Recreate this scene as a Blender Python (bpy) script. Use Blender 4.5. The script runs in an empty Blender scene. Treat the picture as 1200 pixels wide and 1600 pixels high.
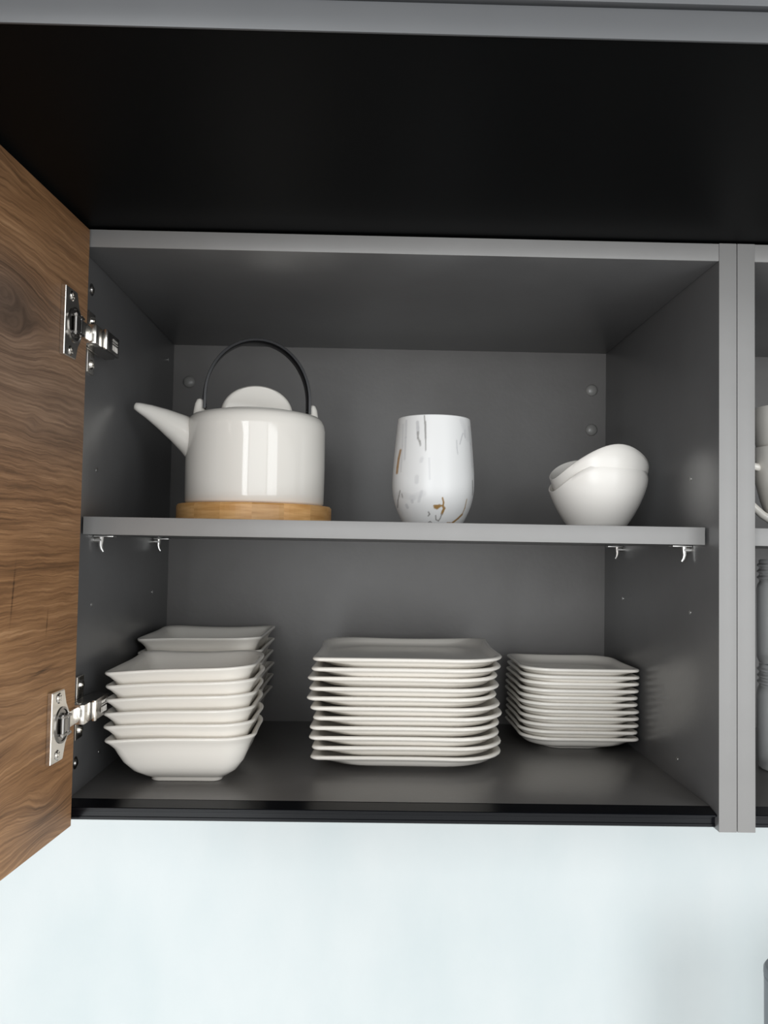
import bpy, bmesh, math, random
from mathutils import Vector, Matrix
random.seed(4)
C = bpy.context.scene.collection
SC = bpy.context.scene
PI = math.pi

# ------------------------------------------------------------------ camera
W, D = .568, .3648            # clear width and depth of the open cabinet (metres)
ZF, ZS, HB = -.4859, -.2374, .5027   # cabinet floor, shelf top, lower end of the side panels
T = .016                      # board thickness
cam = bpy.data.cameras.new('camera')
co = bpy.data.objects.new('camera', cam); C.objects.link(co)
rt = Vector((.99971255, -.01680431, .01710065)); up = Vector((-.01779761, -.04224021, .99894895)); fw = Vector((.01606431, .99896616, .04252714))
m = Matrix.Identity(4)
for i in range(3):
    m[i][0] = rt[i]; m[i][1] = up[i]; m[i][2] = -fw[i]
m[0][3], m[1][3], m[2][3] = .26057, -.74497, -.26136
co.matrix_world = m
cam.sensor_fit = 'VERTICAL'; cam.sensor_height = 36; cam.lens = 36 * 1330.5 / 1600
cam.clip_start = .01
SC.camera = co

# ------------------------------------------------------------------ light
wd = bpy.data.worlds.new('room_light'); SC.world = wd; wd.use_nodes = True
wn = wd.node_tree
bg = wn.nodes['Background']
bg.inputs['Color'].default_value = (1.0, .985, .96, 1)
bg.inputs['Strength'].default_value = .50
def area(name, loc, rot, sx, sy, power, col):
    l = bpy.data.lights.new(name, 'AREA'); l.shape = 'RECTANGLE'; l.size = sx; l.size_y = sy
    l.energy = power; l.color = col
    o = bpy.data.objects.new(name, l); C.objects.link(o); o.location = loc; o.rotation_euler = rot
    return o
# the tall curtained window behind the photographer: two bright sides and a dimmer middle
for x, w, p in ((-.55, .95, 32), (.62, 1.25, 13), (1.85, 1.0, 21)):
    area('window_light', (x, -2.3, -.35), (PI/2, 0, 0), w, 2.0, p, (.945, .98, 1.0))
SC.cycles.caustics_reflective = False
SC.view_settings.view_transform = 'Standard'; SC.view_settings.look = 'None'
SC.view_settings.gamma = 1; SC.view_settings.use_curve_mapping = False
SC.view_settings.exposure = .22

# ------------------------------------------------------------------ materials
def mat(name, col, rough=.5, metal=0, spec=.5, coat=0, trans=0):
    m = bpy.data.materials.new(name); m.use_nodes = True
    b = m.node_tree.nodes['Principled BSDF']
    b.inputs['Base Color'].default_value = (*col, 1); b.inputs['Roughness'].default_value = rough
    b.inputs['Metallic'].default_value = metal; b.inputs['Specular IOR Level'].default_value = spec
    b.inputs['Coat Weight'].default_value = coat; b.inputs['Transmission Weight'].default_value = trans
    return m
def nd(m, t, **k):
    n = m.node_tree.nodes.new(t)
    for a, v in k.items(): setattr(n, a, v)
    return n
def lk(m, a, b): m.node_tree.links.new(a, b)
def grain(m, c0, c1, scale, bump=0, detail=4, stretch=(1, 1, 1), dist=.002):
    """object-space noise that varies the colour a little and adds fine relief"""
    b = m.node_tree.nodes['Principled BSDF']
    tc = nd(m, 'ShaderNodeTexCoord'); mp = nd(m, 'ShaderNodeMapping'); mp.inputs['Scale'].default_value = stretch
    n = nd(m, 'ShaderNodeTexNoise'); n.inputs['Scale'].default_value = scale; n.inputs['Detail'].default_value = detail
    lk(m, tc.outputs['Object'], mp.inputs['Vector']); lk(m, mp.outputs[0], n.inputs['Vector'])
    r = nd(m, 'ShaderNodeValToRGB'); r.color_ramp.elements[0].position = .3; r.color_ramp.elements[1].position = .7
    r.color_ramp.elements[0].color = (*c0, 1); r.color_ramp.elements[1].color = (*c1, 1)
    lk(m, n.outputs['Fac'], r.inputs[0]); lk(m, r.outputs[0], b.inputs['Base Color'])
    if bump:
        bp = nd(m, 'ShaderNodeBump'); bp.inputs['Strength'].default_value = bump; bp.inputs['Distance'].default_value = dist
        n2 = nd(m, 'ShaderNodeTexNoise'); n2.inputs['Scale'].default_value = scale * 6; n2.inputs['Detail'].default_value = 3
        lk(m, mp.outputs[0], n2.inputs['Vector']); lk(m, n2.outputs['Fac'], bp.inputs['Height']); lk(m, bp.outputs[0], b.inputs['Normal'])
    return m

GREY = grain(mat('grey_laminate', (.15, .15, .15), .34, spec=1.0), (.104, .104, .106), (.114, .114, .116), 30, .05)
GREY.node_tree.nodes['Principled BSDF'].inputs['IOR'].default_value = 1.7
EDGE = grain(mat('pale_grey_edge_band', (.3, .3, .3), .4), (.262, .258, .254), (.276, .272, .268), 30, .04)
BACK = grain(mat('grey_back_board', (.3, .3, .3), .38), (.140, .134, .130), (.152, .146, .142), 30, .06)
GREYD = grain(mat('grey_floor_board', (.2, .2, .2), .32, spec=.7), (.112, .108, .105), (.121, .117, .114), 30, .04)
UPPER = grain(mat('grey_upper_front', (.3, .3, .3), .4), (.084, .087, .092), (.090, .093, .098), 20, .03)
BLACK = mat('black_board', (.0018, .0021, .0024), .5, spec=.08)
ALU = mat('black_anodised_profile', (.004, .0045, .006), .2, spec=.14)
PORC = mat('white_porcelain', (.83, .795, .735), .13, spec=.5)
PORCM = mat('ivory_teapot_glaze', (.90, .865, .805), .08, spec=.55)
PORCB = mat('satin_white_porcelain', (.86, .83, .785), .28, spec=.4)
NICKEL = mat('nickel_plate', (.82, .79, .74), .2, 1)
STEEL = mat('dark_nickel', (.30, .29, .28), .25, 1)
ZINC = mat('zinc_support', (.78, .77, .75), .3, 1)
HANDLE = mat('black_steel_strap', (.014, .014, .016), .28, .3, .6)
CAPM = mat('grey_plastic_cap', (.26, .255, .245), .3)
GLASS = mat('clear_glass', (.97, .975, .975), .03, trans=.68); GLASS.node_tree.nodes['Principled BSDF'].inputs['IOR'].default_value = 1.48
GAP = mat('dark_hole', (.01, .01, .01), .8)
CAN = grain(mat('grey_canister', (.2, .2, .2), .4, .0), (.17, .19, .215), (.2, .22, .245), 12, 0)
TOPM = grain(mat('pale_worktop', (.7, .7, .7), .4), (.66, .67, .66), (.74, .75, .74), 8, 0)
PAINT = grain(mat('white_wall_finish', (.8, .8, .8), .75, spec=.2), (.695, .755, .765), (.765, .805, .81), 9, .25, 8, (1, 1, .55), .0015)

def bamboo():
    m = mat('bamboo', (.5, .3, .12), .4)
    b = m.node_tree.nodes['Principled BSDF']
    tc = nd(m, 'ShaderNodeTexCoord'); mp = nd(m, 'ShaderNodeMapping'); mp.inputs['Scale'].default_value = (30, 30, 260)
    oi = nd(m, 'ShaderNodeObjectInfo'); ad = nd(m, 'ShaderNodeVectorMath', operation='ADD')
    n = nd(m, 'ShaderNodeTexNoise'); n.inputs['Scale'].default_value = 1; n.inputs['Detail'].default_value = 3
    lk(m, tc.outputs['Object'], ad.inputs[0]); lk(m, oi.outputs['Random'], ad.inputs[1]); lk(m, ad.outputs[0], mp.inputs['Vector']); lk(m, mp.outputs[0], n.inputs['Vector'])
    r = nd(m, 'ShaderNodeValToRGB'); r.color_ramp.elements[0].color = (.66, .33, .105, 1); r.color_ramp.elements[1].color = (.92, .56, .24, 1)
    r.color_ramp.elements[0].position = .3; r.color_ramp.elements[1].position = .75
    mr = nd(m, 'ShaderNodeMapRange'); mr.inputs['To Min'].default_value = .88; mr.inputs['To Max'].default_value = 1.15
    lk(m, oi.outputs['Random'], mr.inputs['Value'])
    mx = nd(m, 'ShaderNodeVectorMath', operation='SCALE')
    lk(m, n.outputs['Fac'], r.inputs[0]); lk(m, r.outputs[0], mx.inputs[0]); lk(m, mr.outputs[0], mx.inputs['Scale']); lk(m, mx.outputs[0], b.inputs['Base Color'])
    return m
BAMBOO = bamboo()

def wood():
    """walnut-toned oak board, grain along object X (from the hinge edge outwards), Z up, with knots the grain flows round"""
    m = mat('walnut_oak', (.1, .06, .035), .58, spec=.22)
    b = m.node_tree.nodes['Principled BSDF']
    def math_(op, a, bb=None, c=None):
        n = nd(m, 'ShaderNodeMath', operation=op)
        for i, v in enumerate((a, bb, c)):
            if v is None: continue
            if hasattr(v, 'links'): lk(m, v, n.inputs[i])
            else: n.inputs[i].default_value = v
        return n.outputs[0]
    tc = nd(m, 'ShaderNodeTexCoord'); sp = nd(m, 'ShaderNodeSeparateXYZ'); lk(m, tc.outputs['Object'], sp.inputs[0])
    u, v = sp.outputs['X'], sp.outputs['Z']
    warp = None; dark = None
    # knots: u along the board, v height, width, height of the swirl, push
    for ku, kv, a, h, amp in ((.145, -.095, .055, .030, .040), (.095, -.172, .012, .008, .007), (.215, .0, .07, .03, .02), (.05, -.485, .045, .022, -.030), (.185, -.40, .06, .03, .03)):
        du = math_('DIVIDE', math_('SUBTRACT', u, ku), a); dv = math_('DIVIDE', math_('SUBTRACT', v, kv), h)
        g = math_('EXPONENT', math_('MULTIPLY', math_('ADD', math_('MULTIPLY', du, du), math_('MULTIPLY', dv, dv)), -1.0))
        t = math_('MULTIPLY', math_('MULTIPLY', dv, g), amp)
        warp = t if warp is None else math_('ADD', warp, t)
        dd = math_('MULTIPLY', g, min(1, abs(amp) * 18))
        dark = dd if dark is None else math_('ADD', dark, dd)
    v2 = math_('SUBTRACT', v, warp)
    nb = nd(m, 'ShaderNodeTexNoise'); nb.inputs['Scale'].default_value = 7; nb.inputs['Detail'].default_value = 2
    lk(m, tc.outputs['Object'], nb.inputs['Vector'])
    v3 = math_('ADD', v2, math_('MULTIPLY', math_('SUBTRACT', nb.outputs['Fac'], .5), .008))
    cr_ = nd(m, 'ShaderNodeCombineXYZ'); lk(m, math_('MULTIPLY', u, 45.0), cr_.inputs['X']); lk(m, math_('MULTIPLY', v3, 60.0), cr_.inputs['Z'])
    nr = nd(m, 'ShaderNodeTexNoise'); nr.inputs['Scale'].default_value = 1; nr.inputs['Detail'].default_value = 2
    lk(m, cr_.outputs[0], nr.inputs['Vector'])
    v3 = math_('ADD', v3, math_('MULTIPLY', math_('SUBTRACT', nr.outputs['Fac'], .5), .0045))        # fine ripple of the grain
    cb = nd(m, 'ShaderNodeCombineXYZ'); lk(m, math_('MULTIPLY', u, 5.0), cb.inputs['X']); lk(m, math_('MULTIPLY', v3, 130.0), cb.inputs['Z'])
    n1 = nd(m, 'ShaderNodeTexNoise'); n1.inputs['Scale'].default_value = 1; n1.inputs['Detail'].default_value = 5; n1.inputs['Roughness'].default_value = .62
    lk(m, cb.outputs[0], n1.inputs['Vector'])
    cb2 = nd(m, 'ShaderNodeCombineXYZ'); lk(m, math_('MULTIPLY', u, 12.0), cb2.inputs['X']); lk(m, math_('MULTIPLY', v3, 480.0), cb2.inputs['Z'])
    n2 = nd(m, 'ShaderNodeTexNoise'); n2.inputs['Scale'].default_value = 1; n2.inputs['Detail'].default_value = 4; n2.inputs['Roughness'].default_value = .6
    lk(m, cb2.outputs[0], n2.inputs['Vector'])
    cb3 = nd(m, 'ShaderNodeCombineXYZ'); lk(m, math_('MULTIPLY', u, 3.0), cb3.inputs['X']); lk(m, math_('MULTIPLY', v3, 14.0), cb3.inputs['Z'])
    n3 = nd(m, 'ShaderNodeTexNoise'); n3.inputs['Scale'].default_value = 1; n3.inputs['Detail'].default_value = 2
    lk(m, cb3.outputs[0], n3.inputs['Vector'])
    f = math_('ADD', math_('MULTIPLY', n1.outputs['Fac'], .34), math_('ADD', math_('MULTIPLY', n2.outputs['Fac'], .44), math_('MULTIPLY', n3.outputs['Fac'], .30)))
    f = math_('SUBTRACT', f, math_('MULTIPLY', dark, .15))
    for ku, kv, wu, wv, sl in ((.160, -.258, .0011, .016, .10), (.118, -.300, .0011, .017, .12), (.060, -.325, .0010, .008, .10), (.065, -.362, .022, .0016, 6.0)):   # short dark checks across the grain
        a_, b_ = math_('SUBTRACT', u, ku), math_('SUBTRACT', v, kv)
        if sl < 1: a_ = math_('SUBTRACT', a_, math_('MULTIPLY', b_, -sl))
        else: b_ = math_('SUBTRACT', b_, math_('MULTIPLY', a_, -.12))
        a_ = math_('DIVIDE', a_, wu); b_ = math_('DIVIDE', b_, wv)
        f = math_('SUBTRACT', f, math_('MULTIPLY', math_('EXPONENT', math_('MULTIPLY', math_('ADD', math_('MULTIPLY', a_, a_), math_('MULTIPLY', b_, b_)), -1.0)), .13))
    r = nd(m, 'ShaderNodeValToRGB'); e = r.color_ramp.elements
    e[0].position = .34; e[0].color = (.080, .042, .022, 1); e[1].position = .68; e[1].color = (.72, .42, .22, 1)
    x = e.new(.50); x.color = (.35, .178, .080, 1); x = e.new(.58); x.color = (.50, .265, .122, 1)
    lk(m, f, r.inputs[0])
    # grey-brown heartwood band across the upper half and round the knots
    gb = math_('DIVIDE', math_('SUBTRACT', v2, -.140), .075)
    gz = math_('MINIMUM', math_('ADD', math_('MULTIPLY', math_('EXPONENT', math_('MULTIPLY', math_('MULTIPLY', gb, gb), -1.0)), .62), math_('MULTIPLY', dark, .5)), .85)
    hs = nd(m, 'ShaderNodeHueSaturation'); hs.inputs['Saturation'].default_value = .55; hs.inputs['Value'].default_value = .74
    lk(m, r.outputs[0], hs.inputs['Color'])
    mx = nd(m, 'ShaderNodeMix', data_type='RGBA'); lk(m, gz, mx.inputs[0]); lk(m, r.outputs[0], mx.inputs[6]); lk(m, hs.outputs[0], mx.inputs[7])
    lk(m, mx.outputs[2], b.inputs['Base Color'])
    bp = nd(m, 'ShaderNodeBump'); bp.inputs['Strength'].default_value = .35; bp.inputs['Distance'].default_value = .0012
    lk(m, f, bp.inputs['Height']); lk(m, bp.outputs[0], b.inputs['Normal'])
    return m
WOOD = wood()

def attr_mat(name, rough):
    m = mat(name, (.9, .9, .9), rough); a = nd(m, 'ShaderNodeVertexColor'); a.layer_name = 'print'
    lk(m, a.outputs['Color'], m.node_tree.nodes['Principled BSDF'].inputs['Base Color'])
    return m
MARBLE = attr_mat('marble_print', .35)

# ------------------------------------------------------------------ builders
WL = {}                                             # world position of every empty and part origin
def tag(o, label=None, cat=None, group=None, kind=None):
    for k, v in (('label', label), ('category', cat), ('group', group), ('kind', kind)):
        if v: o[k] = v
    return o
def thing(name, loc, label, cat, group=None, rz=0):
    o = bpy.data.objects.new(name, None); C.objects.link(o); o.empty_display_size = .03
    o.location = loc; o.rotation_euler = (0, 0, rz); WL[o] = Vector(loc)
    return tag(o, label, cat, group)
def put(name, bm, material, parent=None, origin=None, smooth=True, local=False, angle=35):
    """links a bmesh as ONE object; its vertices are world coordinates, or the parent's when local"""
    bmesh.ops.recalc_face_normals(bm, faces=bm.faces)
    me = bpy.data.meshes.new(name)
    base = Vector((0, 0, 0)) if (local or parent is None) else WL[parent]
    if origin is None:
        lo = [min(v.co[i] for v in bm.verts) for i in range(3)]; hi = [max(v.co[i] for v in bm.verts) for i in range(3)]
        origin = Vector(((lo[0]+hi[0])/2, (lo[1]+hi[1])/2, lo[2]))
    origin = Vector(origin)
    for v in bm.verts: v.co -= origin
    for f in bm.faces: f.smooth = smooth
    bm.to_mesh(me); bm.free()
    if smooth and angle: me.set_sharp_from_angle(angle=math.radians(angle))
    me.materials.append(material)
    o = bpy.data.objects.new(name, me); C.objects.link(o)
    o.parent = parent; o.location = origin - base; WL[o] = origin
    return o
def box(bm, x0, x1, y0, y1, z0, z1, bev=0):
    vs = [bm.verts.new((x, y, z)) for z in (z0, z1) for x, y in ((x0, y0), (x1, y0), (x1, y1), (x0, y1))]
    fs = [(0, 3, 2, 1), (4, 5, 6, 7), (0, 1, 5, 4), (1, 2, 6, 5), (2, 3, 7, 6), (3, 0, 4, 7)]
    F = [bm.faces.new([vs[i] for i in f]) for f in fs]
    if bev:
        es = list({e for f in F for e in f.edges})
        bmesh.ops.bevel(bm, geom=es, offset=bev, segments=2, affect='EDGES', profile=.5)
    return vs
def bx(name, material, parent, x0, x1, y0, y1, z0, z1, bev=.0008):
    bm = bmesh.new(); box(bm, x0, x1, y0, y1, z0, z1, bev)
    return put(name, bm, material, parent)
def lathe(bm, prof, n=48, cx=0, cy=0, z0=0, zfun=None):
    rings = []
    for j, (r, z) in enumerate(prof):
        ring = []
        for i in range(n):
            a = 2*PI*i/n; dz = zfun(a, j) if zfun else 0
            ring.append(bm.verts.new((cx + r*math.cos(a), cy + r*math.sin(a), z0 + z + dz)))
        rings.append(ring)
    for a, b in zip(rings, rings[1:]):
        for i in range(n): bm.faces.new((a[i], a[(i+1) % n], b[(i+1) % n], b[i]))
    bm.faces.new(rings[0][::-1]); bm.faces.new(rings[-1])
    return rings
def cyl(bm, p, q, r, n=14, r2=None, dome=0):
    """cylinder from p to q; dome rounds off the q end"""
    p, q = Vector(p), Vector(q); d = (q-p).normalized()
    a = d.orthogonal().normalized(); b = d.cross(a); r2 = r if r2 is None else r2
    st = [(0, r), (1, r2)]
    L = (q-p).length
    if dome: st += [(1 + dome*math.sin(t)/L, r2*math.cos(t)) for t in (PI/8, PI/4, 3*PI/8, .47*PI)]
    rings = [[bm.verts.new(p + d*L*t + (a*math.cos(2*PI*i/n) + b*math.sin(2*PI*i/n))*rr) for i in range(n)] for t, rr in st]
    for x, y in zip(rings, rings[1:]):
        for i in range(n): bm.faces.new((x[i], x[(i+1) % n], y[(i+1) % n], y[i]))
    bm.faces.new(rings[0][::-1]); bm.faces.new(rings[-1])
def tube(bm, pts, rad, n=12, flat=None, side=None):
    """swept section along pts; rad is a list or number; flat=(width along side, thickness) makes a strap"""
    pts = [Vector(p) for p in pts]; rings = []
    prev = None
    for i, p in enumerate(pts):
        t = (pts[min(i+1, len(pts)-1)] - pts[max(i-1, 0)]).normalized()
        a = Vector(side) if side else (t.orthogonal() if prev is None else prev)
        a = (a - t*a.dot(t)).normalized(); b = t.cross(a); prev = a
        r = rad[i] if isinstance(rad, (list, tuple)) else rad
        if flat:
            w, h = flat[0]/2, flat[1]/2; k = .75
            sec = [(-w, -h*k), (-w*.93, -h), (w*.93, -h), (w, -h*k), (w, h*k), (w*.93, h), (-w*.93, h), (-w, h*k)]
            rings.append([bm.verts.new(p + a*x + b*y) for x, y in sec])
        else:
            rings.append([bm.verts.new(p + (a*math.cos(2*PI*j/n) + b*math.sin(2*PI*j/n))*r) for j in range(n)])
    for x, y in zip(rings, rings[1:]):
        m_ = len(x)
        for j in range(m_): bm.faces.new((x[j], x[(j+1) % m_], y[(j+1) % m_], y[j]))
    bm.faces.new(rings[0][::-1]); bm.faces.new(rings[-1])
def copy_tree(o, parent=None):
    c = o.copy(); C.objects.link(c); c.parent = parent
    for ch in list(o.children): copy_tree(ch, c)
    return c

# ------------------------------------------------------------------ setting
tag(bx('wall_back', PAINT, None, -1.3, 2.0, D+.022, D+.12, -1.05, 1.0, 0), 'white plastered wall seen below the wall cabinets', 'wall', kind='structure')
tag(bx('worktop', TOPM, None, -1.3, 2.0, -.26, D+.022, -1.09, -1.05, .002), 'pale worktop along the wall under the cabinets', 'worktop')

# ------------------------------------------------------------------ wall cabinets
def screw_head(bm, p, n, r=.0036, h=.0014):
    p, n = Vector(p), Vector(n).normalized()
    cyl(bm, p, p + n*h, r, 14, r*.8)
    a = n.orthogonal().normalized(); b = n.cross(a)
    for d in (a, b):                                # raised cross of the drive
        s = n.cross(d)
        vs = [bm.verts.new(p + n*(h+z) + d*x*r*.6 + s*y*r*.14) for z in (-.0002, .0003) for x, y in ((-1, -1), (1, -1), (1, 1), (-1, 1))]
        for f in ((0, 3, 2, 1), (4, 5, 6, 7), (0, 1, 5, 4), (1, 2, 6, 5), (2, 3, 7, 6), (3, 0, 4, 7)): bm.faces.new([vs[i] for i in f])
def carcass(name, x0, w, label):
    t = thing(name, (x0 + w/2, D/2, -HB), label, 'cabinet', 'wall cabinets')
    p = {}
    p['l'] = bx('side_panel', GREY, t, x0-T+.0003, x0, .0010, D+.018, -HB, T)
    bx('edge_band', EDGE, p['l'], x0-T+.0003, x0, 0, .0010, -HB, T, .0003)
    p['r'] = bx('side_panel', GREY, t, x0+w, x0+w+T-.0003, .0010, D+.018, -HB, T)
    bx('edge_band', EDGE, p['r'], x0+w, x0+w+T-.0003, 0, .0010, -HB, T, .0003)
    p['t'] = bx('top_panel', GREY, t, x0, x0+w, .0014, D, 0, T-.0003)
    bx('edge_band', EDGE, p['t'], x0+.0001, x0+w-.0001, .0004, .0014, 0, T-.0003, .0003)
    p['b'] = bx('back_panel', BACK, t, x0, x0+w, D, D+.018, ZF-.016, T-.001, 0)
    p['f'] = bx('bottom_panel', GREYD, t, x0, x0+w, .0196, D, ZF-.0155, ZF, .0003)
    # black handle profile along the front of the floor: lip, groove, lower rail
    bm = bmesh.new()
    prof = [(.0195, 0), (.0188, -.0003), (.0045, -.0030), (.0038, -.0036), (.0038, -.0046), (.0072, -.0052), (.0078, -.0060), (.0078, -.0072),
            (.0085, -.0076), (.0085, -.0118), (.0078, -.0122), (.0078, -.0144), (.0086, -.0150), (.0195, -.0150)]
    A = [bm.verts.new((x0+.0002, y, ZF+z)) for y, z in prof]; B = [bm.verts.new((x0+w-.0002, y, ZF+z)) for y, z in prof]
    for i in range(len(prof)):
        j = (i+1) % len(prof); bm.faces.new((A[i], A[j], B[j], B[i]))
    bm.faces.new(A[::-1]); bm.faces.new(B)
    tag(put('handle_profile', bm, ALU, t, smooth=False), 'black metal profile along the front of the cabinet floor')
    return t, p
cabA, pa = carcass('wall_cabinet', 0, W, 'open grey wall cabinet with white dishes on two levels and its wooden door swung open')
cabB, pb = carcass('wall_cabinet', W+2*T, W, 'grey wall cabinet at the right edge with cups and clear glasses')

# pin holes, sleeves and screws in the sides
def pin_hole(side, y, z):
    x, s = (0, 1) if side == 'l' else (W, -1)
    bm = bmesh.new(); cyl(bm, (x - s*.004, y, z), (x + s*.0004, y, z), .0021, 12)
    tag(put('pin_sleeve', bm, ZINC, pa[side]), None)
for y, z in ((.066, -.192), (.0635, -.319), (.2875, -.3187), (.3345, -.0262), (.100, -.4645)): pin_hole('l', y, z)
for y, z in ((.067, -.1895), (.068, -.3177), (.2847, -.3171), (.101, -.4645)): pin_hole('r', y, z)
for y, z in ((.035, -.028), (.0312, -.4581)):
    bm = bmesh.new(); cyl(bm, (-.003, y, z), (.0006, y, z), .0056, 18); screw_head(bm, (.0005, y, z), (1, 0, 0), .0040, .0014)
    put('screw', bm, STEEL, pa['l'])
# domed caps on the back board
for x, z in ((.549, -.049), (.549, -.1014), (.021, -.0486), (.021, -.1014)):
    bm = bmesh.new(); cyl(bm, (x, D+.001, z), (x, D-.0015, z), .0080, 24, .0078, .0042)
    put('cover_cap', bm, CAPM, pa['b'])

# shelves (loose boards) and the brackets that carry them
def shelf(x0, w, y0, label):
    o = bx('shelf', GREY, None, x0+.0025, x0+w-.0025, y0+.001, D-.003, ZS-T, ZS, .0008)
    bx('edge_band', EDGE, o, x0+.0025, x0+w-.0025, y0, y0+.001, ZS-T, ZS, .0003)
    return tag(o, label, 'shelf', 'cabinet shelves')
shelf(0, W, .025, 'grey shelf carrying the teapot, tumbler and small bowls')
shelf(W+2*T, W, .022, 'grey shelf under the white cups at the right edge')
def support(side, y):
    x, s = (0, 1) if side == 'l' else (W, -1)
    z = ZS - T - .0004
    bm = bmesh.new()
    box(bm, *sorted((x + s*.0005, x + s*.019)), y-.006, y+.006, z-.0014, z, .0003)         # pad under the board
    cyl(bm, (x - s*.006, y, z-.0042), (x + s*.007, y, z-.0042), .0026, 12)                  # pin in the hole
    tube(bm, [(x + s*q, y, z - r) for q, r in ((.0062, .001), (.0060, .005), (.0058, .009), (.0066, .0125), (.0084, .0155))], [.0025, .0024, .0019, .0016, .0011], 10)
    put('shelf_support', bm, ZINC, pa[side])
for sd in 'lr':
    for y in (.067, .2875): support(sd, y)

# ------------------------------------------------------------------ the open door and its hinges
HX, HY = .0100, -.0032                     # hinge corner of the door's inner face
DA = math.radians(3.7)
dv = Vector((-math.sin(DA), -math.cos(DA), 0)); dn = Vector((math.cos(DA), -math.sin(DA), 0))   # outwards along the door; normal of the inner face
def dp(s, n, z): return Vector((HX, HY, z)) + dv*s + dn*n
bm = bmesh.new()
box(bm, 0, .597, -.0185, 0, -HB, .0138, .0007)
door = put('door', bm, WOOD, cabA, origin=(0, 0, 0), local=True)
door.location = Vector((HX, HY, 0)) - WL[cabA]; door.rotation_euler = (0, 0, math.atan2(dv.y, dv.x)); WL[door] = Vector((HX, HY, 0))
tag(door, 'wide open dark walnut-grained wooden door seen from its inner side')

def dbox(bm, s0, s1, n0, n1, z0, z1, bev=.0004):
    vs = [bm.verts.new(dp(s, n, z)) for z in (z0, z1) for s, n in ((s0, n0), (s1, n0), (s1, n1), (s0, n1))]
    F = [bm.faces.new([vs[i] for i in f]) for f in ((0, 3, 2, 1), (4, 5, 6, 7), (0, 1, 5, 4), (1, 2, 6, 5), (2, 3, 7, 6), (3, 0, 4, 7))]
    if bev: bmesh.ops.bevel(bm, geom=list({e for f in F for e in f.edges}), offset=bev, segments=2, affect='EDGES')
def hinge(zc):
    """zc: height of the arm"""
    h = bmesh.new(); box(h, .0002, .0042, .004, .056, zc-.0075, zc+.0075, .0004)           # mounting plate with two wings
    box(h, .0002, .0030, .0215, .0400, zc-.028, zc+.028, .0006)
    hg = put('hinge', h, NICKEL, cabA)
    for s in (-1, 1):
        bm = bmesh.new(); screw_head(bm, (.0030, .0310, zc + s*.0200), (1, 0, 0), .0048, .0022); put('screw', bm, NICKEL, hg)
    zp = zc - .0015                                                                        # cup plate on the door: waisted flange with two screws
    bm = bmesh.new()
    out = [(.0310, -.0285), (.0545, -.0285), (.0545, .0285), (.0310, .0285), (.0280, .0165), (.0225, .0115), (.0185, .005), (.0185, -.005), (.0225, -.0115), (.0280, -.0165)]
    lo = [bm.verts.new(dp(s, .0002, zp+z)) for s, z in out]; hi = [bm.verts.new(dp(s, .0040, zp+z)) for s, z in out]
    for i in range(len(out)):
        j = (i+1) % len(out); bm.faces.new((lo[i], lo[j], hi[j], hi[i]))
    bm.faces.new(lo[::-1]); fh = bm.faces.new(hi)
    bmesh.ops.bevel(bm, geom=list(fh.edges), offset=.0006, segments=2, affect='EDGES')
    put('cup_plate', bm, NICKEL, hg, smooth=False)
    for s in (-1, 1):
        bm = bmesh.new(); screw_head(bm, dp(.0415, .0039, zp + s*.0228), dn, .0046, .0012); put('screw', bm, NICKEL, hg)
    bm = bmesh.new(); c0 = dp(.0350, 0, zp)                                                # cup rim and its dark opening
    pts = [dp(.0350 + .0125*math.cos(a), 0, zp + .0140*math.sin(a)) for a in [2*PI*i/28 for i in range(28)]]
    ri = [[bm.verts.new(c0 + (q - c0)*k + dn*n) for q in pts] for k, n in ((1.06, .002), (1.06, .0048), (.94, .0051), (.90, .0042))]
    for a, b in zip(ri, ri[1:]):
        for i in range(28): bm.faces.new((a[i], a[(i+1) % 28], b[(i+1) % 28], b[i]))
    bm.faces.new(ri[0][::-1]); bm.faces.new(ri[-1])
    put('hinge_cup', bm, STEEL, hg)
    bm = bmesh.new()
    for z in (-.0082, .0060): dbox(bm, .0260, .0420, .0042, .0088, zp+z, zp+z+.0022, .0004)
    cyl(bm, dp(.0395, .0068, zp-.0088), dp(.0395, .0068, zp+.0088), .0019, 12); cyl(bm, dp(.0300, .0070, zp-.0088), dp(.0300, .0070, zp+.0088), .0017, 12)
    put('hinge_link', bm, STEEL, hg)
    bm = bmesh.new(); dbox(bm, .0290, .0385, .0048, .0080, zp-.0058, zp+.0058, .0005); put('link_block', bm, STEEL, hg)
    bm = bmesh.new(); box(bm, .0088, .0132, -.0235, -.0030, zc-.0066, zc+.0066, .0006); put('link_arm', bm, NICKEL, hg)
    bm = bmesh.new(); box(bm, .0066, .0186, -.0045, .0125, zc-.0084, zc+.0084, .0007); put('arm_head', bm, NICKEL, hg)
    # arm along the cabinet side, chamfered far end, and its clip-on cover
    bm = bmesh.new()
    a = [(.0044, .0126), (.0184, .0126), (.0184, .050), (.0150, .062), (.0044, .066)]
    lo = [bm.verts.new((x, y, zc-.0082)) for x, y in a]; hi = [bm.verts.new((x, y, zc+.0082)) for x, y in a]
    for i in range(len(a)):
        j = (i+1) % len(a); bm.faces.new((lo[i], lo[j], hi[j], hi[i]))
    f1 = bm.faces.new(lo[::-1]); f2 = bm.faces.new(hi)
    bmesh.ops.bevel(bm, geom=list(f1.edges) + list(f2.edges), offset=.0007, segments=2, affect='EDGES')
    put('arm', bm, STEEL, hg, smooth=False)
    bm = bmesh.new(); box(bm, .0185, .0214, .0190, .0540, zc-.0090, zc+.0090, .0008)
    put('arm_cover', bm, STEEL, hg)
    bm = bmesh.new(); box(bm, .0185, .0224, .0140, .0192, zc-.0090, zc+.0090, .0006); put('cover_lip', bm, NICKEL, hg)
    bm = bmesh.new()
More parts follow.
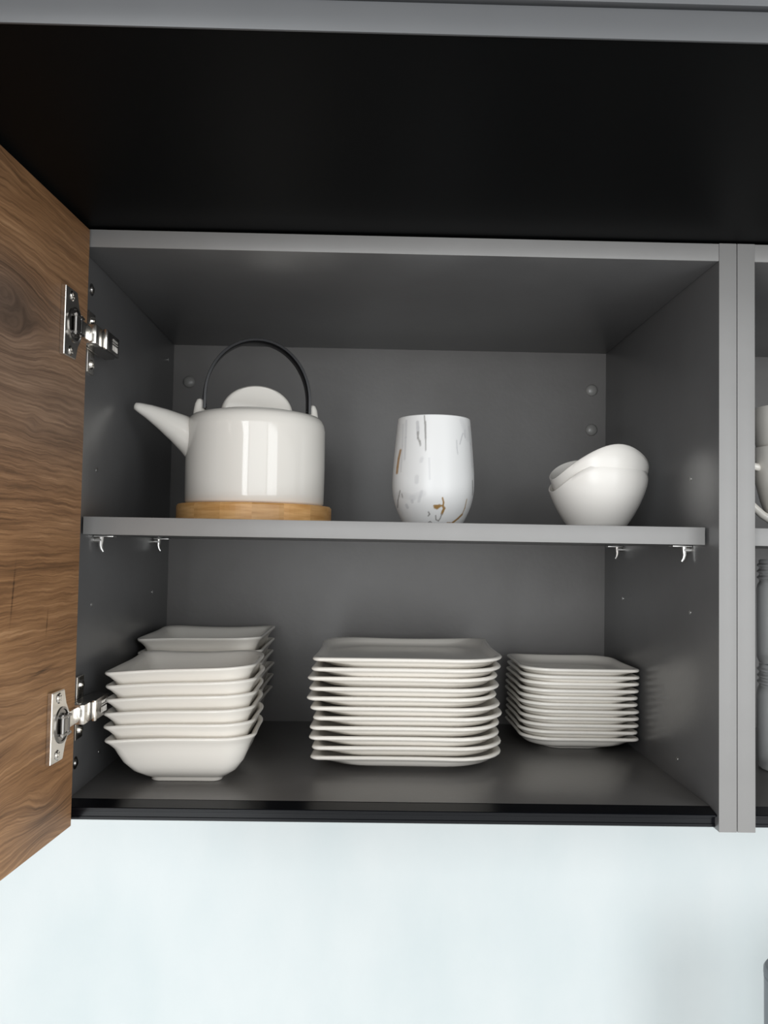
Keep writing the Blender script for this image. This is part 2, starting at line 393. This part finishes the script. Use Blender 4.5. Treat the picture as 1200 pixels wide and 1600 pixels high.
    for k in range(6):                                                                     # tiny stamped marks on the cover
        y = .034 + .0028*k; box(bm, .0213, .0216, y, y+.0008, zc-.0055, zc-.0005); box(bm, .0213, .0216, y+.0004, y+.0018, zc+.001, zc+.0018); box(bm, .0213, .0216, y+.0004, y+.0016, zc+.003, zc+.0052)
    tag(put('stamped_mark', bm, NICKEL, hg, smooth=False), None, kind='stuff')
hinge(-.0785); hinge(-.4085)

# ------------------------------------------------------------------ deep upper cabinet whose black underside shows at the top
upc = thing('upper_cabinet', (.4, .03, .0175), 'deep upper cabinet with a grey front and black underside above the open cabinet', 'cabinet')
bx('bottom_panel', BLACK, upc, -1.0, 1.8, -.2960, D+.018, .0175, .0330, 0)
bx('front_edge', UPPER, upc, -1.0, 1.8, -.2980, -.2961, .0160, .0332, .0005)
bx('front_panel', UPPER, upc, -1.0, 1.8, -.300, -.282, .0350, .60, .0008)
bx('body', BLACK, upc, -1.0, 1.8, -.279, D+.018, .0335, .60, 0)

# ------------------------------------------------------------------ square wavy-rimmed porcelain
def outline(h, rad, nC=8, nE=5):
    """rounded square, half side h, corner radii for FL, FR, BR, BL; returns points and a 0..1 corner weight per corner"""
    pts = []
    cs = ((-1, -1, PI), (1, -1, 1.5*PI), (1, 1, 0), (-1, 1, .5*PI))
    arcs = []
    for (sx, sy, a0), r in zip(cs, rad):
        r = min(r, h*.98); cx, cy = sx*(h-r), sy*(h-r)
        arcs.append([(cx + r*math.cos(a0 + .5*PI*i/nC), cy + r*math.sin(a0 + .5*PI*i/nC)) for i in range(nC+1)])
    for k in range(4):
        pts += arcs[k]; a, b = arcs[k][-1], arcs[(k+1) % 4][0]
        pts += [(a[0] + (b[0]-a[0])*i/(nE+1), a[1] + (b[1]-a[1])*i/(nE+1)) for i in range(1, nE+1)]
    return pts
def square_dish(rings, H, rad, wave, foot_rad, beak=0):
    """rings: (half side, z, rim weight) from the foot's underside over the rim to the inner floor"""
    bm = bmesh.new(); R = []
    for h, z, w in rings:
        rr = [max(.002, (fr*(1-w) + r*w) * h / H) for fr, r in zip(foot_rad, rad)]
        ring = []
        for x, y in outline(h, rr):
            u, v = x/h, y/h
            cw = [max(0, sx*u)*max(0, sy*v) for sx, sy in ((-1, -1), (1, -1), (1, 1), (-1, 1))]
            dz = sum(c*c*d for c, d in zip(cw, wave)) * w
            k = 1 + beak*w*(cw[0]**4 + cw[2]**4)
            bow = 1 - .012*w*math.cos(PI*max(-1, min(1, min(abs(u), abs(v)))))                    # sides swell slightly
            ring.append(bm.verts.new((x*k*bow, y*k*bow, z + dz)))
        R.append(ring)
    n = len(R[0])
    for a, b in zip(R, R[1:]):
        for i in range(n): bm.faces.new((a[i], a[(i+1) % n], b[(i+1) % n], b[i]))
    bm.faces.new(R[0][::-1]); bm.faces.new(R[-1])
    return bm
def bowl_mesh(sp, rad, wave):
    h = .0665
    rings = [(.0325, 0, 0), (.0338, .0012, 0), (.0332, .0034, 0), (.0385, .0056, .05), (.0480, .0125, .2), (.0553, .0225, .4), (.0592, .0320, .6), (.0610, .0375, .75), (.0640, .0425, .95),
             (.0662, .0448, 1), (.0668, .0460, 1), (.0664, .0474, 1), (.0650, .0478, 1), (.0612, .0450, .9), (.0588, .0405, .7), (.0542, .0305, .45), (.0480, sp+.0090, .25), (.0410, sp+.003, .1), (.0350, sp, 0)]
    return square_dish(rings, h, rad, wave, (.017,)*4, .035)
def ord_(i, n, top='top', bottom='bottom'):
    w = ('', 'second', 'third', 'fourth', 'fifth', 'sixth', 'seventh', 'eighth', 'ninth', 'tenth', 'eleventh')
    return 'topmost' if i == 0 else 'lowest' if i == n-1 else w[i] + ' from the top'
def stack(name, mesh_bm, mat_, n, x, y, sp, offs, label, cat, group, rz=None, tilt=None):
    src = None
    for k in range(n):                      # k = 0 lies on the cabinet floor
        i = n-1-k
        if src is None:
            src = o = put(name, mesh_bm, mat_, None, origin=(0, 0, 0), angle=0)
        else:
            o = src.copy(); C.objects.link(o)
        ox, oy = offs(i)
        o.location = (x + ox, y + oy, ZF + .0001 + k*sp)
        o.rotation_euler = (0, (tilt(k) if tilt else 0), rz(i) if rz else 0)
        tag(o, label(i, n), cat, group)
stack('square_bowl', bowl_mesh(.0126, (.008, .030, .046, .016), (-.0022, .0015, .0040, .0030)), PORC, 6, .0895, .111, .0126, lambda i: ((0, .0008, -.0004, -.001, -.0006, -.0006)[i], random.uniform(-.001, .001)),
      lambda i, n: 'white square bowl, %s of the front stack beside the lower hinge' % ord_(i, n), 'bowl', 'front stack of square bowls', lambda i: random.uniform(-.015, .015) + (.03 if i == 5 else 0), lambda k: -.006*k)
stack('square_bowl', bowl_mesh(.0149, (.010, .024, .006, .024), (-.0022, .0020, .0030, .0020)), PORC, 6, .0735, .2685, .0149, lambda i: (random.uniform(-.0016, .0016), random.uniform(-.001, .001)),
      lambda i, n: 'white square bowl, %s of the rear stack in the left corner' % ord_(i, n), 'bowl', 'rear stack of square bowls', lambda i: random.uniform(-.015, .02))
bp_ = [(.0520, 0, 0), (.0545, .0008, 0), (.0552, .0020, 0), (.0720, .0040, .1), (.0835, .0062, .2), (.0882, .0085, .3), (.0905, .0115, .5), (.0930, .0138, .9), (.0953, .0144, 1), (.0966, .0156, 1), (.0968, .0166, 1), (.0962, .0178, 1), (.0945, .0184, 1),
       (.0913, .0172, .8), (.0890, .0142, .5), (.0855, .0114, .3), (.0735, .0100, .1), (.0575, .0097, 0)]
jx = (0, -2, -6, -4, -8, -2, 1, -3, -3, 0, .5)
stack('dinner_plate', square_dish(bp_, .0966, (.008, .052, .012, .045), (.0002, -.0002, .0022, .0022), (.058,)*4, .012), PORC, 11, .3045, .2025, .0097,
      lambda i: (jx[i]*.00063, random.uniform(-.0015, .0015)), lambda i, n: 'large white square plate, %s of the wide middle stack' % ord_(i, n), 'plate', 'stack of large square plates', lambda i: random.uniform(-.012, .012))
sp_ = [(.0345, 0, 0), (.0365, .0010, 0), (.0372, .0024, 0), (.0470, .0044, .1), (.0550, .0072, .2), (.0585, .0098, .3), (.0602, .0122, .5), (.0622, .0140, .9), (.0640, .0146, 1), (.0647, .0157, 1), (.0647, .0167, 1), (.0641, .0177, 1), (.0625, .0181, 1),
       (.0606, .0168, .8), (.0588, .0138, .5), (.0560, .0108, .3), (.0470, .0082, .1), (.0385, .0076, 0)]
stack('side_plate', square_dish(sp_, .0645, (.034, .008, .034, .012), (.0008, .0004, .0008, .0008), (.038,)*4, 0), PORC, 11, .4985, .2685, .0076,
      lambda i: (random.uniform(-.0012, .0012), random.uniform(-.001, .001)), lambda i, n: 'small white square plate, %s of the right-hand stack' % ord_(i, n), 'plate', 'stack of small square plates', lambda i: random.uniform(-.01, .01))

# ------------------------------------------------------------------ teapot on its bamboo trivet
TX, TY = .1365, .170
trv = thing('trivet', (TX, TY, ZS), 'round bamboo trivet of glued staves under the white teapot', 'trivet')
NS = 16; HT = .0188
for k in range(NS):
    bm = bmesh.new(); a0, a1 = 2*PI*k/NS + .10, 2*PI*(k+1)/NS + .10; m_ = 6; g = .0012
    prof = [(.020, 0), (.0805, 0), (.082, .0018), (.082, HT-.0018), (.0805, HT), (.020, HT)]
    cols = []
    for i in range(m_+1):
        a = a0 + (a1-a0)*i/m_; e = .9985 if i in (0, m_) else 1.0
        cols.append([bm.verts.new((TX + r*(e if r > .03 else 1)*math.cos(a), TY + r*(e if r > .03 else 1)*math.sin(a), ZS + z)) for r, z in prof])
    for A, B in zip(cols, cols[1:]):
        for j in range(len(prof)): bm.faces.new((A[j], A[(j+1) % len(prof)], B[(j+1) % len(prof)], B[j]))
    bm.faces.new(cols[0][::-1]); bm.faces.new(cols[-1])
    put('stave', bm, BAMBOO, trv, smooth=False)
bm = bmesh.new(); lathe(bm, [(.0196, .0002), (.0196, HT-.0004)], 24, TX, TY, ZS); put('core', bm, BAMBOO, trv)

tp = thing('teapot', (TX, TY, ZS+HT), 'ivory white cylindrical teapot with black strap handle on a bamboo trivet', 'teapot', rz=math.radians(14))
WL[tp] = Vector((0, 0, 0))
HBODY = .0965; RB = .0738
bm = bmesh.new()
lathe(bm, [(.066, 0), (.0715, .0006), (.0735, .003), (RB, .012), (RB+.0003, .04), (RB, HBODY-.016), (RB-.0008, HBODY-.010), (RB-.0030, HBODY-.0050), (RB-.0068, HBODY-.0014), (RB-.0118, HBODY), (.050, HBODY+.0006), (.0478, HBODY-.0004)], 96)
body = put('body', bm, PORCM, tp, local=True, origin=(0, 0, 0), angle=60)
# spout: tapered cone leaning out to the left, cut obliquely at the tip
bm = bmesh.new()
ctr = [(-.058, 0, .0640), (-.068, 0, .0712), (-.082, 0, .0800), (-.098, 0, .0888), (-.112, 0, .0955), (-.1225, 0, .0996), (-.1262, 0, .1008), (-.1272, 0, .1010)]
tube(bm, ctr, [.0222, .0192, .0156, .0114, .0077, .0050, .0036, .0016], 28, side=(0, 1, 0))
spout = put('spout', bm, PORCM, tp, local=True, origin=(0, 0, 0), angle=60)
# lid: low disc with a half-moon fin
bm = bmesh.new(); lathe(bm, [(.047, HBODY-.001), (.0485, HBODY+.001), (.0480, HBODY+.0026), (.045, HBODY+.0036), (.01, HBODY+.0044)], 48)
lid = put('lid', bm, PORCM, tp, local=True, origin=(0, 0, 0), angle=60)
bm = bmesh.new(); RF = .0385; cols = []
sec = [(-.0085, 0), (-.0078, .0028), (-.0055, .0046), (-.002, .0052), (.002, .0052), (.0055, .0046), (.0078, .0028), (.0085, 0)]
rings = []
for i in range(33):
    a = PI*i/32
    rings.append([bm.verts.new(((RF - .0052 + dr)*math.cos(a), yy, HBODY + .0025 + (RF - .0052 + dr)*.80*math.sin(a))) for yy, dr in sec])
for A, B in zip(rings, rings[1:]):
    for j in range(len(sec)-1): bm.faces.new((A[j], A[j+1], B[j+1], B[j]))
bm.faces.new([r[0] for r in rings]); bm.faces.new([r[-1] for r in rings][::-1]); bm.faces.new(rings[0] + rings[-1][::-1])
put('lid_knob', bm, PORCM, lid, local=True, origin=(0, 0, 0), angle=40)
for s in (-1, 1):                                                    # pairs of prongs that hold the strap
    bm = bmesh.new(); lg = [(s*.0605, 0, HBODY-.008), (s*.0610, 0, HBODY+.002), (s*.0606, 0, HBODY+.010), (s*.0600, 0, HBODY+.0145), (s*.0598, 0, HBODY+.0160)]
    tube(bm, lg, [.0068, .0060, .0050, .0036, .0012], 18, side=(0, 1, 0)); put('lug', bm, PORCM, tp, local=True, origin=(0, 0, 0), angle=60)
bm = bmesh.new(); pts = []
for i in range(49):
    a = PI*i/48; pts.append((.0558*math.cos(a) * (1 + .03*math.sin(a)), 0, HBODY + .016 + .0660*math.sin(a)))
pts = [(.0560, 0, HBODY+.005)] + pts + [(-.0560, 0, HBODY+.005)]
tube(bm, pts, 0, flat=(.0180, .0032), side=(0, 1, 0))
for s in (-1, 1): cyl(bm, (s*.0575, 0, HBODY+.0085), (s*.0533, 0, HBODY+.0085), .0024, 12)
hd = tag(put('handle', bm, HANDLE, tp, local=True, origin=(0, 0, 0), angle=40), 'black flat strap handle arched over the lid')

# ------------------------------------------------------------------ marbled tumbler
UX, UY = .3263, .150
bm = bmesh.new()
po = [(.0270, 0), (.0292, .0006), (.0318, .0036), (.0352, .0100), (.0388, .0185), (.0413, .0270), (.0427, .0360), (.0431, .0450), (.0427, .0570), (.0418, .0700), (.0406, .0850), (.0392, .1000), (.0383, .1095), (.0381, .1118)]
def cr(pr, n):                                    # smooth resampling of a profile
    out = []
    for i in range(len(pr)-1):
        p0, p1, p2, p3 = pr[max(i-1, 0)], pr[i], pr[i+1], pr[min(i+2, len(pr)-1)]
        for j in range(n):
            t = j/n
            out.append(tuple(.5*(2*p1[k] + (p2[k]-p0[k])*t + (2*p0[k]-5*p1[k]+4*p2[k]-p3[k])*t*t + (3*p1[k]-p0[k]-3*p2[k]+p3[k])*t**3) for k in (0, 1)))
    return out + [pr[-1]]
fine = cr(po, 10)
prof = fine + [(.0376, .1124), (.0368, .1118), (.0366, .1080), (.0395, .080), (.0405, .050), (.036, .020), (.020, .010)]
NT = 420
lathe(bm, prof, NT)
tum = put('tumbler', bm, MARBLE, None, origin=(0, 0, 0), angle=60)
tum.location = (UX, UY, ZS + .0001)
tag(tum, 'white marble-print tumbler with grey and gold veins on the shelf', 'tumbler')
# printed veins: polylines in front-view millimetres (x right of the axis, z above the base), colour, width mm, strength
GOLD, GR, LG = (.33, .19, .06), (.30, .29, .28), (.55, .55, .56)
def vx(zx, zy): return ((zx-565)/7.5*.66, (1322-zy)/7.5*.66)     # from the photograph's crop to millimetres on the cup's front
V = []
for col, w, s, pts in (
    (GR, .55, .95, ((422, 60), (428, 150), (434, 260), (440, 380), (440, 470))), (GR, 1.3, .75, ((434, 130), (436, 260), (438, 330))),
    (LG, 2.2, .75, ((345, 130), (350, 200), (352, 270))), (GR, 1.5, .65, ((350, 250), (352, 320), (372, 360), (380, 400))),
    (LG, .9, .8, ((880, 240), (855, 320), (840, 380))), (LG, .9, .7, ((800, 330), (805, 430), (815, 490))), (LG, .7, .5, ((905, 200), (910, 290), (890, 240))),
    (LG, 1.6, .45, ((220, 100), (215, 300), (205, 560))), (LG, 1.2, .4, ((185, 140), (180, 400), (165, 700))), ((.42, .25, .12), 1.6, .8, ((160, 440), (140, 540), (128, 640), (122, 710))),
    (LG, 2.6, .35, ((400, 560), (390, 590))), (LG, 3.0, .4, ((345, 770), (342, 830))), (LG, 2.2, .4, ((400, 940), (372, 1050))), (LG, 2.0, .6, ((235, 1090), (250, 1120))), (LG, 2.0, .5, ((295, 1040), (300, 1060))), (LG, 4.5, .22, ((150, 960), (300, 1010), (420, 960))),
    (GR, .9, .7, ((160, 920), (150, 980), (140, 1030), (140, 1110))), (GR, .7, .6, ((180, 960), (190, 1000))),
    (GOLD, 1.3, 1, ((640, 1010), (655, 1060), (650, 1100), (600, 1095), (545, 1100))), (GOLD, 2.4, 1, ((560, 1115), (580, 1120), (610, 1100))), (GOLD, 1.8, 1, ((650, 1105), (665, 1125), (650, 1160), (640, 1190))),
    (GR, .9, .9, ((640, 1190), (625, 1240), (605, 1270), (575, 1255), (570, 1210))), (GR, 1.0, .9, ((485, 1170), (500, 1195), (485, 1215))), (GR, .9, .9, ((490, 1290), (510, 1278), (538, 1300), (525, 1315), (500, 1308), (490, 1290))),
    (GOLD, 1.1, .95, ((710, 1290), (745, 1290), (765, 1310))), (GOLD, 1.3, .95, ((745, 1305), (790, 1275), (840, 1235), (890, 1185))), (GOLD, .7, .6, ((890, 1185), (920, 1110), (938, 1010))),
    (GR, .8, .7, ((1012, 780), (1018, 860), (1018, 950))), (LG, 1.8, .35, ((960, 150), (985, 350), (1010, 620))), (LG, 3.5, .22, ((860, 90), (940, 300))), (LG, 1.4, .35, ((480, 560), (490, 800)))):
    q = [vx(*p) for p in pts]
    for a, b in zip(q, q[1:]): V.append((col, max(w, .9)*.72, min(1, s*1.2), a, b))
me = tum.data; ca = me.color_attributes.new('print', 'FLOAT_COLOR', 'POINT')
rng = random.Random(9)
VB = []                                           # the unseen back gets its own long veins
for _ in range(16):
    a = rng.uniform(.25, 2.9); z = rng.uniform(5, 95); l = rng.uniform(8, 30); VB.append((rng.choice((GR, LG, GOLD)), rng.uniform(.4, 1.1), .7, a, z, l, rng.uniform(-.1, .1)))
for v in me.vertices:
    x, y, z = v.co.x*1000, v.co.y*1000, v.co.z*1000
    c = [.79, .79, .785]
    if y < 4:
        for col, w, s, a, b in V:
            if z < min(a[1], b[1]) - 4 or z > max(a[1], b[1]) + 4: continue
            dx, dz = b[0]-a[0], b[1]-a[1]; L = dx*dx + dz*dz or 1e-6
            t = max(0, min(1, ((x-a[0])*dx + (z-a[1])*dz)/L)); d = math.hypot(x-a[0]-t*dx, z-a[1]-t*dz)
            k = s*max(0, min(1, (w*1.25 - d)/(w*.6 + .1)))
            if k > 0: c = [c[i]*(1-k) + col[i]*k for i in range(3)]
    else:
        an = math.atan2(y, x)
        for col, w, s, a, z0, l, sl in VB:
            t = (z - z0)/l
            if 0 <= t <= 1:
                d = abs(an - a - sl*t - .02*math.sin(z*.5))*42; k = s*max(0, min(1, (w - d)/(w*.6)))
                if k > 0: c = [c[i]*(1-k) + col[i]*k for i in range(3)]
    ca.data[v.index].color = (*c, 1)

# ------------------------------------------------------------------ two small nested bowls with a wavy rim
WX, WY = .4995, .150
def wavy_bowl():
    bm = bmesh.new(); n = 72
    def rim(a):
        return .0545 + .0125*math.cos(2*(a + 1.42)) + .0052*math.cos(a + .55)
    N = 12; rings = []
    def R(t): return .0285 + .0255*(1 - (1-min(t, 1))**1.9) - .0045*max(0, t-.74)**1.5*6
    for j in range(N+1):                           # outside
        t = j/N
        rings.append([(R(t*rim(2*PI*i/n)/.066), t*rim(2*PI*i/n), 2*PI*i/n) for i in range(n)])
    rings.insert(0, [(.0265, 0, 2*PI*i/n) for i in range(n)])
    rings.append([(R(rim(2*PI*i/n)/.066) - .0012, rim(2*PI*i/n) + .0010, 2*PI*i/n) for i in range(n)])
    for j in range(N, -1, -1):                     # inside
        t = j/N
        rings.append([(R(t*rim(2*PI*i/n)/.066) - .0024 - .003*(1-t), max(.0128 if t < .3 else 0, t*(rim(2*PI*i/n)-.0005) + .0128*(1-t)), 2*PI*i/n) for i in range(n)])
    vs = [[bm.verts.new((r*math.cos(a), r*math.sin(a), z)) for r, z, a in g] for g in rings]
    for a, b in zip(vs, vs[1:]):
        for i in range(n): bm.faces.new((a[i], a[(i+1) % n], b[(i+1) % n], b[i]))
    bm.faces.new(vs[0][::-1]); bm.faces.new(vs[-1])
    return bm
b1 = put('small_bowl', wavy_bowl(), PORCB, None, origin=(0, 0, 0), angle=60); b1.location = (WX, WY, ZS+.0001)
tag(b1, 'lower of the two small white bowls with wavy rims, standing on the shelf', 'bowl', 'small wavy bowls')
b2 = b1.copy(); C.objects.link(b2); b2.location = (WX+.0006, WY, ZS+.0133)
tag(b2, 'upper of the two small white bowls with wavy rims, nested in the other', 'bowl', 'small wavy bowls')

# ------------------------------------------------------------------ cups and glasses in the right-hand cabinet
MX, MY = .7115, .150
def cup(z, label):
    t = thing('cup', (MX, MY, z), label, 'cup', 'stacked white cups')
    bm = bmesh.new()
    lathe(bm, [(.0225, 0), (.0240, .0006), (.0245, .004), (.0290, .016), (.0350, .034), (.0398, .054), (.0425, .074), (.0432, .088), (.0428, .0895), (.0418, .0888), (.0395, .070), (.0350, .0455), (.0262, .042)], 56, MX, MY, z)
    put('body', bm, PORC, t)
    return t
c1 = cup(ZS+.0001, 'lower white cup of the stacked pair at the right edge, handle turned to the left')
bm = bmesh.new(); d = Vector((-.996, -.09, 0)); ba = Vector((MX, MY, ZS))
tube(bm, [ba + d*r + Vector((0, 0, z)) for r, z in ((.0395, .068), (.050, .070), (.0600, .060), (.0610, .048), (.0560, .0360), (.0470, .0265), (.0370, .0180), (.0260, .0120))], [.0044, .0042, .004, .004, .004, .004, .0042, .0046], 14)
put('handle', bm, PORC, c1)
c2 = cup(ZS+.0425, 'upper white cup nested in the pair at the right edge')
GX, GY = .7085, .150
def glass_jar(z, label):
    t = thing('glass', (GX, GY, z), label, 'glass', 'clear glasses at the right edge')
    bm = bmesh.new()
    pr = [(.030, 0), (.0335, .0012), (.0355, .006), (.0358, .078), (.0348, .083), (.0330, .086)]
    for k in range(3):
        z0 = .088 + k*.0065; pr += [(.0332, z0), (.0352, z0+.0016), (.0354, z0+.003), (.0334, z0+.0048)]
    pr += [(.0334, .1085), (.0328, .1096), (.0315, .1090), (.0312, .088), (.0330, .080), (.0330, .010), (.0300, .0065), (.0100, .006)]
    lathe(bm, pr, 56, GX, GY, z); put('body', bm, GLASS, t)
    return t
glass_jar(ZF+.0001, 'lower clear glass with ringed neck, standing on the right cabinet floor')
glass_jar(ZF+.1099, 'upper clear glass with ringed neck, stacked on the other glass')

# ------------------------------------------------------------------ grey canister on the worktop, its rim just inside the corner of the frame
KX, KY, KR, KZ = .7440, .200, .0400, -.7160
cn = thing('canister', (KX, KY, -1.05), 'grey round canister against the white wall at the lower right corner', 'canister')
bm = bmesh.new()
lathe(bm, [(KR-.005, 0), (KR-.0015, .001), (KR, .004), (KR, KZ+1.05-.014), (KR+.0003, KZ+1.05-.012), (KR-.0008, KZ+1.05-.010)], 56, KX, KY, -1.0499)
put('body', bm, CAN, cn)
bm = bmesh.new(); lathe(bm, [(KR-.001, -.0099), (KR+.0006, -.0085), (KR+.0004, -.003), (KR-.0012, -.0004), (KR-.004, 0), (KR-.009, -.0035), (.010, -.0040)], 56, KX, KY, KZ); put('lid', bm, CAN, cn)
